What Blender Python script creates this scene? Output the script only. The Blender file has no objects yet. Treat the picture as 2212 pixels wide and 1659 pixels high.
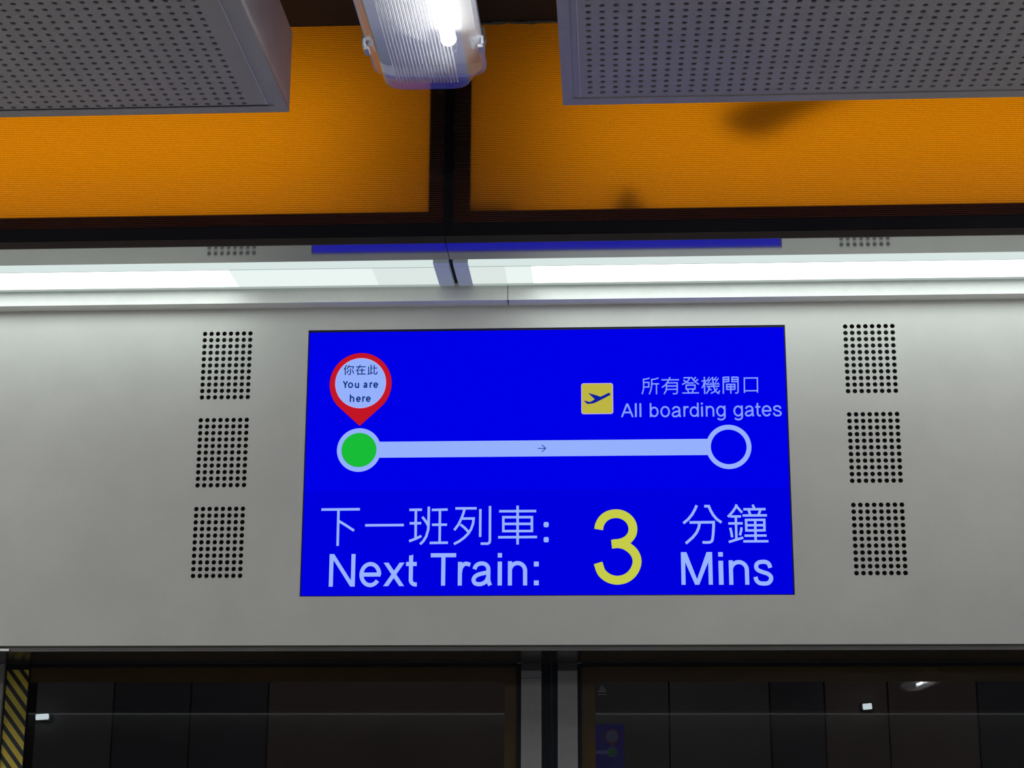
import bpy, bmesh, math, random
from mathutils import Vector, Matrix

scene = bpy.context.scene
COL = scene.collection
random.seed(7)

# ------------------------------------------------------------------ camera, world, exposure
cam_data = bpy.data.cameras.new('camera')
cam = bpy.data.objects.new('camera', cam_data)
COL.objects.link(cam)
cam_data.sensor_width = 36.0
cam_data.lens = 3771.04 / 2212 * 36.0
cam_data.clip_start = 0.02
cam_data.clip_end = 100
YAW, PITCH, ROLL = math.radians(3.1355), math.radians(14.5977), math.radians(-0.2193)
_R = Matrix.Rotation(YAW, 3, 'Z') @ Matrix.Rotation(PITCH, 3, 'X') @ Matrix.Rotation(ROLL, 3, 'Y')
_right, _fwd, _up = _R.col[0], _R.col[1], _R.col[2]
_M = Matrix((_right, _up, -_fwd)).transposed().to_4x4()
_M.translation = Vector((0.1260, -3.5825, 1.6292))
cam.matrix_world = _M
scene.camera = cam

world = bpy.data.worlds.new('world')
scene.world = world
world.use_nodes = True
world.node_tree.nodes['Background'].inputs[0].default_value = (0.6, 0.65, 0.7, 1)
world.node_tree.nodes['Background'].inputs[1].default_value = 0.01

vs = scene.view_settings
vs.view_transform = 'Standard'
vs.look = 'None'
vs.exposure = 0.0
vs.gamma = 1.0
vs.use_curve_mapping = False

# light levels; unseen battens are boosted for fill
STRIP = 3.7          # long diffusers of the cove above the doors
TUBE = 12.0           # fluorescent tubes of the ceiling battens by the doors
TUBE_MIDDLE = 130.0    # unseen tubes along the middle of the platform, boosted for fill
TUBE_SIDE = 305.0     # tubes of the next battens to either side, out of the frame
BOX = 3.0            # lamps inside the amber light boxes, watts
BOX_COLOUR = (1.0, 0.93, 0.82)


# ------------------------------------------------------------------ materials
def srgb(r, g, b):
    def f(c):
        c /= 255.0
        return c / 12.92 if c <= 0.04045 else ((c + 0.055) / 1.055) ** 2.4
    return (f(r), f(g), f(b), 1.0)


def new_mat(name):
    m = bpy.data.materials.new(name)
    m.use_nodes = True
    nt = m.node_tree
    nt.nodes.clear()
    out = nt.nodes.new('ShaderNodeOutputMaterial')
    return m, nt, out


def paint(name, col, rough=0.5, metal=0.0, spec=0.5, mottle=0.0, scale=6.0, fine=0.0, bump=0.0, stretch=None, glow_col=None):
    """a principled surface with procedural mottling in object space"""
    m, nt, out = new_mat(name)
    b = nt.nodes.new('ShaderNodeBsdfPrincipled')
    b.inputs['Base Color'].default_value = (col[0], col[1], col[2], 1)
    b.inputs['Roughness'].default_value = rough
    b.inputs['Metallic'].default_value = metal
    b.inputs['Specular IOR Level'].default_value = spec
    nt.links.new(b.outputs[0], out.inputs[0])
    if glow_col:                      # a lamp part that passes on a little of its lamp's light
        b.inputs['Emission Color'].default_value = (*glow_col, 1)
        b.inputs['Emission Strength'].default_value = 1.0
    if mottle or fine or bump:
        tc = nt.nodes.new('ShaderNodeTexCoord')
        src = tc.outputs['Object']
        if stretch:
            mp = nt.nodes.new('ShaderNodeMapping')
            mp.inputs['Scale'].default_value = stretch
            nt.links.new(src, mp.inputs[0])
            src = mp.outputs[0]
        n1 = nt.nodes.new('ShaderNodeTexNoise')
        n1.inputs['Scale'].default_value = scale
        n1.inputs['Detail'].default_value = 6
        n1.inputs['Roughness'].default_value = 0.6
        nt.links.new(src, n1.inputs['Vector'])
        n2 = nt.nodes.new('ShaderNodeTexNoise')
        n2.inputs['Scale'].default_value = 420
        n2.inputs['Detail'].default_value = 2
        nt.links.new(src, n2.inputs['Vector'])

        def spread(sock, amt):
            r = nt.nodes.new('ShaderNodeMapRange')
            r.inputs[1].default_value = 0.3
            r.inputs[2].default_value = 0.7
            r.inputs[3].default_value = 1 - amt
            r.inputs[4].default_value = 1 + amt
            nt.links.new(sock, r.inputs[0])
            return r.outputs[0]
        mul = nt.nodes.new('ShaderNodeMath')
        mul.operation = 'MULTIPLY'
        nt.links.new(spread(n1.outputs[0], mottle), mul.inputs[0])
        nt.links.new(spread(n2.outputs[0], fine), mul.inputs[1])
        vm = nt.nodes.new('ShaderNodeVectorMath')
        vm.operation = 'SCALE'
        vm.inputs[0].default_value = col[:3]
        nt.links.new(mul.outputs[0], vm.inputs['Scale'])
        nt.links.new(vm.outputs[0], b.inputs['Base Color'])
        if bump:
            bp = nt.nodes.new('ShaderNodeBump')
            bp.inputs['Strength'].default_value = bump
            bp.inputs['Distance'].default_value = 0.001
            nt.links.new(n2.outputs[0], bp.inputs['Height'])
            nt.links.new(bp.outputs[0], b.inputs['Normal'])
    return m


def glow(name, col, strength=1.0):
    m, nt, out = new_mat(name)
    e = nt.nodes.new('ShaderNodeEmission')
    e.inputs[0].default_value = (col[0], col[1], col[2], 1)
    e.inputs[1].default_value = strength
    nt.links.new(e.outputs[0], out.inputs[0])
    return m


def schlick(nt, f0, gain):
    """mirror share of a thin clear sheet, the same from both sides"""
    ge = nt.nodes.new('ShaderNodeNewGeometry')
    dt = nt.nodes.new('ShaderNodeVectorMath')
    dt.operation = 'DOT_PRODUCT'
    nt.links.new(ge.outputs['Normal'], dt.inputs[0])
    nt.links.new(ge.outputs['Incoming'], dt.inputs[1])

    def op(kind, a, b=None):
        n = nt.nodes.new('ShaderNodeMath')
        n.operation = kind
        for i, s in enumerate((a, b)):
            if s is None:
                continue
            if isinstance(s, (int, float)):
                n.inputs[i].default_value = s
            else:
                nt.links.new(s, n.inputs[i])
        return n.outputs[0]
    one = op('SUBTRACT', 1.0, op('ABSOLUTE', dt.outputs['Value']))
    f = op('ADD', op('MULTIPLY', op('POWER', one, 5.0), 1 - f0), f0)
    m = nt.nodes.new('ShaderNodeMath')
    m.operation = 'MULTIPLY'
    m.use_clamp = True
    nt.links.new(f, m.inputs[0])
    m.inputs[1].default_value = gain
    return m.outputs[0]


def clear_glass(name, tint, gloss_rough=0.0, gloss_gain=1.0):
    """a pane: what lies behind it, tinted, plus the mirror image by Fresnel"""
    m, nt, out = new_mat(name)
    t = nt.nodes.new('ShaderNodeBsdfTransparent')
    t.inputs[0].default_value = (tint[0], tint[1], tint[2], 1)
    g = nt.nodes.new('ShaderNodeBsdfGlossy')
    g.inputs['Roughness'].default_value = gloss_rough
    mx = nt.nodes.new('ShaderNodeMixShader')
    nt.links.new(schlick(nt, 0.04, gloss_gain), mx.inputs[0])
    nt.links.new(t.outputs[0], mx.inputs[1])
    nt.links.new(g.outputs[0], mx.inputs[2])
    nt.links.new(mx.outputs[0], out.inputs[0])
    return m


def lens_plastic(name, milky, gain, tint=(0.93, 0.94, 0.96)):
    """clear plastic that has gone milky by the share given"""
    m, nt, out = new_mat(name)
    t = nt.nodes.new('ShaderNodeBsdfTransparent')
    t.inputs[0].default_value = (*tint, 1)
    tr = nt.nodes.new('ShaderNodeBsdfTranslucent')
    tr.inputs[0].default_value = (0.88, 0.89, 0.92, 1)
    g = nt.nodes.new('ShaderNodeBsdfGlossy')
    g.inputs['Roughness'].default_value = 0.18
    m1 = nt.nodes.new('ShaderNodeMixShader')
    m1.inputs[0].default_value = milky
    nt.links.new(t.outputs[0], m1.inputs[1])
    nt.links.new(tr.outputs[0], m1.inputs[2])
    m2 = nt.nodes.new('ShaderNodeMixShader')
    nt.links.new(schlick(nt, 0.05, gain), m2.inputs[0])
    nt.links.new(m1.outputs[0], m2.inputs[1])
    nt.links.new(g.outputs[0], m2.inputs[2])
    nt.links.new(m2.outputs[0], out.inputs[0])
    return m


def amber_sheet(name):
    """translucent ribbed amber plastic: groove shade put into the colour, slightly glossy"""
    m, nt, out = new_mat(name)
    tc = nt.nodes.new('ShaderNodeTexCoord')
    sp = nt.nodes.new('ShaderNodeSeparateXYZ')
    nt.links.new(tc.outputs['Object'], sp.inputs[0])
    k = nt.nodes.new('ShaderNodeMath')
    k.operation = 'MULTIPLY'
    k.inputs[1].default_value = 2 * math.pi / RIB
    nt.links.new(sp.outputs['Z'], k.inputs[0])
    s = nt.nodes.new('ShaderNodeMath')
    s.operation = 'SINE'
    nt.links.new(k.outputs[0], s.inputs[0])
    rg = nt.nodes.new('ShaderNodeMapRange')
    rg.inputs[1].default_value = -1
    rg.inputs[2].default_value = 1
    rg.inputs[3].default_value = 0.62  # shade of the grooves painted as a darker amber
    rg.inputs[4].default_value = 1.0
    nt.links.new(s.outputs[0], rg.inputs[0])
    n = nt.nodes.new('ShaderNodeTexNoise')
    n.inputs['Scale'].default_value = 260
    nt.links.new(tc.outputs['Object'], n.inputs['Vector'])
    rn = nt.nodes.new('ShaderNodeMapRange')
    rn.inputs[1].default_value = 0.3
    rn.inputs[2].default_value = 0.7
    rn.inputs[3].default_value = 0.92
    rn.inputs[4].default_value = 1.08
    nt.links.new(n.outputs[0], rn.inputs[0])
    mu = nt.nodes.new('ShaderNodeMath')
    mu.operation = 'MULTIPLY'
    nt.links.new(rg.outputs[0], mu.inputs[0])
    nt.links.new(rn.outputs[0], mu.inputs[1])
    vm = nt.nodes.new('ShaderNodeVectorMath')
    vm.operation = 'SCALE'
    vm.inputs[0].default_value = (0.86, 0.305, 0.002)
    nt.links.new(mu.outputs[0], vm.inputs['Scale'])
    tr = nt.nodes.new('ShaderNodeBsdfTranslucent')
    nt.links.new(vm.outputs[0], tr.inputs[0])
    g = nt.nodes.new('ShaderNodeBsdfGlossy')
    g.inputs['Roughness'].default_value = 0.35
    g.inputs[0].default_value = (1, 1, 1, 1)
    mx = nt.nodes.new('ShaderNodeMixShader')
    mx.inputs[0].default_value = 0.035
    nt.links.new(tr.outputs[0], mx.inputs[1])
    nt.links.new(g.outputs[0], mx.inputs[2])
    nt.links.new(mx.outputs[0], out.inputs[0])
    return m


RIB = 0.00420
M = dict(
    header=paint('grey_painted_metal', (0.60, 0.60, 0.575), 0.42, spec=0.35, mottle=0.05, scale=5.0, fine=0.035, bump=0.02),
    flange=paint('flange_metal', (0.16, 0.155, 0.15), 0.4, metal=0.3, mottle=0.08),  # shade of its downward faces put into this darker tone
    soffit=paint('dark_soffit', (0.035, 0.034, 0.035), 0.16, spec=0.5, mottle=0.1, fine=0.05),
    cavity=paint('dark_cavity', (0.012, 0.014, 0.013), 0.8, mottle=0.4, scale=90),
    black=paint('black_rubber', (0.006, 0.007, 0.011), 0.5, spec=0.3, mottle=0.1),
    lip=paint('pale_lip', (0.84, 0.84, 0.82), 0.38, spec=0.4, mottle=0.05, scale=14, fine=0.03),
    polished=paint('polished_steel', (0.34, 0.335, 0.32), 0.07, metal=0.7, mottle=0.02, fine=0.01),
    edge=paint('edge_trim', (0.035, 0.032, 0.031), 0.4, metal=0.2, mottle=0.1),
    rail=paint('black_rail', (0.006, 0.007, 0.011), 0.5, spec=0.15, mottle=0.1),
    frame=paint('light_box_frame', (0.004, 0.006, 0.008), 0.9, spec=0.0, mottle=0.15),
    inside=paint('light_box_lining', (0.75, 0.74, 0.7), 0.7, mottle=0.03),
    debris=paint('dead_leaf', (0.03, 0.012, 0.004), 0.9, mottle=0.3, scale=40),
    diffuser=glow('strip_diffuser', (0.90, 1.0, 0.965), STRIP),
    diffuser_end=glow('strip_diffuser_end', (0.90, 1.0, 0.965), 0.80),
    diffuser_mid=glow('strip_diffuser_mid', (0.90, 1.0, 0.965), 0.92),
    diffuser_far=glow('strip_diffuser_far', (0.90, 1.0, 0.965), 1.2),
    opposite=paint('opposite_header', (0.45, 0.44, 0.44), 0.5, mottle=0.1),
    frost=paint('frosted_end', (0.45, 0.46, 0.46), 0.4, mottle=0.05, fine=0.02, glow_col=(0.085, 0.105, 0.115)),
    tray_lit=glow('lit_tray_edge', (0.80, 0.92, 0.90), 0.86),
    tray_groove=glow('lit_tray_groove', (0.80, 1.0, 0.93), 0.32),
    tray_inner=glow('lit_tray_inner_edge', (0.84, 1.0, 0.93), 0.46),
    tray=paint('clear_tray_edge', (0.72, 0.8, 0.78), 0.25, mottle=0.03),
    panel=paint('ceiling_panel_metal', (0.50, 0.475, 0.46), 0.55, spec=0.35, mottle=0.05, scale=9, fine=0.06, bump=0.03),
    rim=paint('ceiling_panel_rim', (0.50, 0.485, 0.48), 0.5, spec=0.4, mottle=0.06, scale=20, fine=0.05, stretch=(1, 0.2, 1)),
    side=paint('ceiling_panel_side', (0.86, 0.82, 0.79), 0.5, spec=0.4, mottle=0.05, scale=12, fine=0.04),  # paler than the underside: lamp light put into the colour
    bead=paint('edge_highlight_tone', (0.85, 0.84, 0.86), 0.4, mottle=0.1, scale=40),
    fleece=paint('acoustic_fleece', (0.23, 0.22, 0.215), 0.9, mottle=0.35, scale=55),
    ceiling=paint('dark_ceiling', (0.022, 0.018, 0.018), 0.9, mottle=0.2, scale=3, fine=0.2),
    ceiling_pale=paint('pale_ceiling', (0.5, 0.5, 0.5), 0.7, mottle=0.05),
    sealant=paint('grey_sealant', (0.12, 0.11, 0.10), 0.8, mottle=0.3, scale=60),
    floor=paint('granite_floor', (0.52, 0.51, 0.50), 0.35, mottle=0.1, scale=30, fine=0.15),
    wall=paint('plain_wall', (0.40, 0.40, 0.40), 0.6, mottle=0.05),
    tunnel=paint('tunnel_wall', (0.085, 0.085, 0.095), 0.8, mottle=0.2, scale=2),
    tunnel_brown=paint('tunnel_panel_brown', (0.17, 0.135, 0.12), 0.7, mottle=0.15, scale=2),
    tunnel_grey=paint('tunnel_panel_grey', (0.15, 0.15, 0.15), 0.7, mottle=0.15, scale=2),
    lens=lens_plastic('clear_lens', 0.06, 1.25),
    ridge=lens_plastic('lens_ridge', 0.36, 1.0, (0.7, 0.72, 0.76)),
    housing=paint('lamp_housing', (0.55, 0.55, 0.55), 0.5, mottle=0.03),
    pan=paint('lamp_reflector', (0.42, 0.42, 0.43), 0.5, mottle=0.02),
    tube=glow('lamp_tube', (1.0, 0.99, 0.95), TUBE),
    tube_middle=glow('lamp_tube_middle', (1.0, 0.99, 0.96), TUBE_MIDDLE),
    tube_far=glow('lamp_tube_far', (1.0, 0.99, 0.96), 260.0),
    tube_side=glow('lamp_tube_side', (1.0, 0.99, 0.96), TUBE_SIDE),
    upper=paint('opposite_upper_wall', (0.30, 0.28, 0.28), 0.7, mottle=0.1),
    clip=paint('lamp_clip', (0.55, 0.56, 0.60), 0.3, mottle=0.05),
    chrome=paint('chrome', (0.7, 0.7, 0.7), 0.2, metal=1.0, mottle=0.2, scale=80),
    amber=amber_sheet('amber_ribbed_plastic'),
    glass=clear_glass('door_glass', (0.42, 0.42, 0.44), 0.0, 0.55),
    film=paint('amber_film', (0.060, 0.037, 0.010), 0.3, spec=0.35, mottle=0.06),
    stile=paint('brushed_stile', (0.30, 0.295, 0.29), 0.33, metal=0.35, mottle=0.08, scale=30, fine=0.06, stretch=(0.3, 1, 1)),
    stile_shaded_top=paint('stile_shaded_top', (0.075, 0.075, 0.08), 0.4, metal=0.3, mottle=0.08),
    seal=paint('door_seal', (0.006, 0.009, 0.016), 0.5, spec=0.3, mottle=0.1),
    sticker=paint('etched_sticker', (0.20, 0.20, 0.20), 0.6, mottle=0.1),
    yellow=paint('yellow_tape', (0.55, 0.43, 0.05), 0.45, mottle=0.08, scale=60),
    tape=paint('black_tape', (0.010, 0.012, 0.018), 0.45, mottle=0.1),
    bezel=paint('screen_bezel', (0.008, 0.008, 0.012), 0.4, mottle=0.05),
    blue=glow('screen_blue', srgb(0, 0, 231)),
    blue_low=glow('screen_blue_lower', srgb(0, 0, 222)),
    pale=glow('screen_pale', srgb(149, 177, 253)),
    pale_text=glow('screen_pale_text', srgb(151, 179, 255)),
    lilac=glow('screen_lilac', srgb(130, 158, 255)),
    rose=glow('screen_rose', srgb(196, 178, 232)),
    red=glow('screen_red', srgb(194, 22, 38)),
    green=glow('screen_green', srgb(25, 188, 55)),
    navy=glow('screen_navy', srgb(10, 45, 115)),
    arrow=glow('screen_arrow', srgb(30, 50, 165)),
    gold=glow('screen_yellow', srgb(188, 180, 67)),
    digit=glow('screen_digit', srgb(197, 204, 72)),
    plane=glow('screen_plane', srgb(10, 28, 160)),
)

# dry leaves let some of the light through
M['debris'].node_tree.nodes['Principled BSDF'].inputs['Alpha'].default_value = 0.55


# ------------------------------------------------------------------ mesh helpers
class MB:
    """collects faces in world coordinates and links them as ONE mesh object, its origin at `base`"""

    def __init__(self):
        self.v, self.f = [], []

    def add(self, verts, faces):
        n = len(self.v)
        self.v += [tuple(p) for p in verts]
        self.f += [tuple(i + n for i in q) for q in faces]
        return self

    def quad(self, a, b, c, d):
        return self.add([a, b, c, d], [(0, 1, 2, 3)])

    def box(self, x0, x1, y0, y1, z0, z1, bevel=0.0):
        if bevel <= 0:
            v = [(x, y, z) for x in (x0, x1) for y in (y0, y1) for z in (z0, z1)]
            return self.add(v, [(0, 1, 3, 2), (4, 6, 7, 5), (0, 4, 5, 1), (2, 3, 7, 6), (0, 2, 6, 4), (1, 5, 7, 3)])
        bm = bmesh.new()
        bmesh.ops.create_cube(bm, size=1.0)
        for p in bm.verts:
            p.co = Vector(((x0 + x1) / 2 + p.co.x * (x1 - x0), (y0 + y1) / 2 + p.co.y * (y1 - y0), (z0 + z1) / 2 + p.co.z * (z1 - z0)))
        bmesh.ops.bevel(bm, geom=list(bm.edges), offset=bevel, segments=2, affect='EDGES', profile=0.5)
        bm.verts.index_update()
        self.add([p.co for p in bm.verts], [[q.index for q in f.verts] for f in bm.faces])
        bm.free()
        return self

    def extrude_x(self, profile, x0, x1):
        """closed (y, z) profile pulled along X"""
        n = len(profile)
        v = [(x0, y, z) for y, z in profile] + [(x1, y, z) for y, z in profile]
        f = [(i, (i + 1) % n, n + (i + 1) % n, n + i) for i in range(n)]
        f += [tuple(range(n - 1, -1, -1)), tuple(range(n, 2 * n))]
        return self.add(v, f)

    def cylinder(self, p0, p1, r, n=20, caps=True, r1=None):
        p0, p1 = Vector(p0), Vector(p1)
        d = (p1 - p0).normalized()
        a = d.orthogonal().normalized()
        b = d.cross(a)
        r1 = r if r1 is None else r1
        ring = lambda p, rr: [p + (a * math.cos(2 * math.pi * i / n) + b * math.sin(2 * math.pi * i / n)) * rr for i in range(n)]
        v = ring(p0, r) + ring(p1, r1)
        f = [(i, (i + 1) % n, n + (i + 1) % n, n + i) for i in range(n)]
        if caps:
            f += [tuple(range(n - 1, -1, -1)), tuple(range(n, 2 * n))]
        return self.add(v, f)

    def build(self, name, mat, parent=None, base=(0, 0, 0), smooth=False):
        if parent is not None:
            base = parent.matrix_basis.translation if parent.parent is None else BASE[parent.name]
        me = bpy.data.meshes.new(name)
        bx, by, bz = base
        me.from_pydata([(x - bx, y - by, z - bz) for x, y, z in self.v], [], self.f)
        me.materials.append(mat)
        if smooth:
            me.polygons.foreach_set('use_smooth', [True] * len(me.polygons))
        me.update()
        o = bpy.data.objects.new(name, me)
        COL.objects.link(o)
        if parent is not None:
            o.parent = parent
        else:
            o.location = base
        BASE[o.name] = tuple(base)
        return o


BASE = {}


def fix_normals(o):
    bm = bmesh.new()
    bm.from_mesh(o.data)
    bmesh.ops.remove_doubles(bm, verts=list(bm.verts), dist=1e-6)
    bmesh.ops.recalc_face_normals(bm, faces=list(bm.faces))
    bm.to_mesh(o.data)
    bm.free()
    return o


def tag(o, label=None, cat=None, group=None, kind=None):
    if label:
        o['label'] = label
    if cat:
        o['category'] = cat
    if group:
        o['group'] = group
    if kind:
        o['kind'] = kind
    return o


def thing(name, loc, label, cat, group=None, kind=None):
    o = bpy.data.objects.new(name, None)
    COL.objects.link(o)
    o.location = loc
    o.empty_display_size = 0.05
    BASE[o.name] = tuple(loc)
    return tag(o, label, cat, group, kind)


def copy_tree(o, loc=None, parent=None):
    c = o.copy()
    COL.objects.link(c)
    c.parent = parent
    if loc is not None:
        c.location = loc
    for ch in list(o.children):
        copy_tree(ch, None, c)
    return c


def rrect(cx, cy, hw, hl, r, n=8):
    """rounded rectangle in the XY plane"""
    p = []
    for sx, sy, a0 in ((1, 1, 0), (-1, 1, 90), (-1, -1, 180), (1, -1, 270)):
        for i in range(n + 1):
            a = math.radians(a0 + 90 * i / n)
            p.append((cx + sx * (hw - r) + r * math.cos(a), cy + sy * (hl - r) + r * math.sin(a)))
    return p


def perforated(mb, x0, nx, z0, nz, pitch, r, at, depth, n=16):
    """a sheet of nx by nz square cells, each with a round hole and the hole's wall; at(u, v, d) gives the point"""
    for i in range(nx):
        for j in range(nz):
            cx, cz = x0 + i * pitch, z0 + j * pitch
            h = pitch / 2
            outer, inner = [], []
            for k in range(n):
                a = 2 * math.pi * (k + 0.5) / n
                c, s = math.cos(a), math.sin(a)
                q = h / max(abs(c), abs(s))
                outer.append((cx + c * q, cz + s * q))
                inner.append((cx + c * r, cz + s * r))
            # square corners are cut by the sampling, so close them with small triangles
            v = [at(u, w, 0) for u, w in outer] + [at(u, w, 0) for u, w in inner] + [at(u, w, depth) for u, w in inner]
            f = [(k, (k + 1) % n, n + (k + 1) % n, n + k) for k in range(n)]
            f += [(n + k, n + (k + 1) % n, 2 * n + (k + 1) % n, 2 * n + k) for k in range(n)]
            corners = []
            for sx, sz, k in ((1, 1, n // 8 - 1), (-1, 1, 3 * n // 8 - 1), (-1, -1, 5 * n // 8 - 1), (1, -1, 7 * n // 8 - 1)):
                corners.append(at(cx + sx * h, cz + sz * h, 0))
                f.append((k, 3 * n + len(corners) - 1, (k + 1) % n))
            mb.add(v + corners, f)
    return mb


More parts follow.
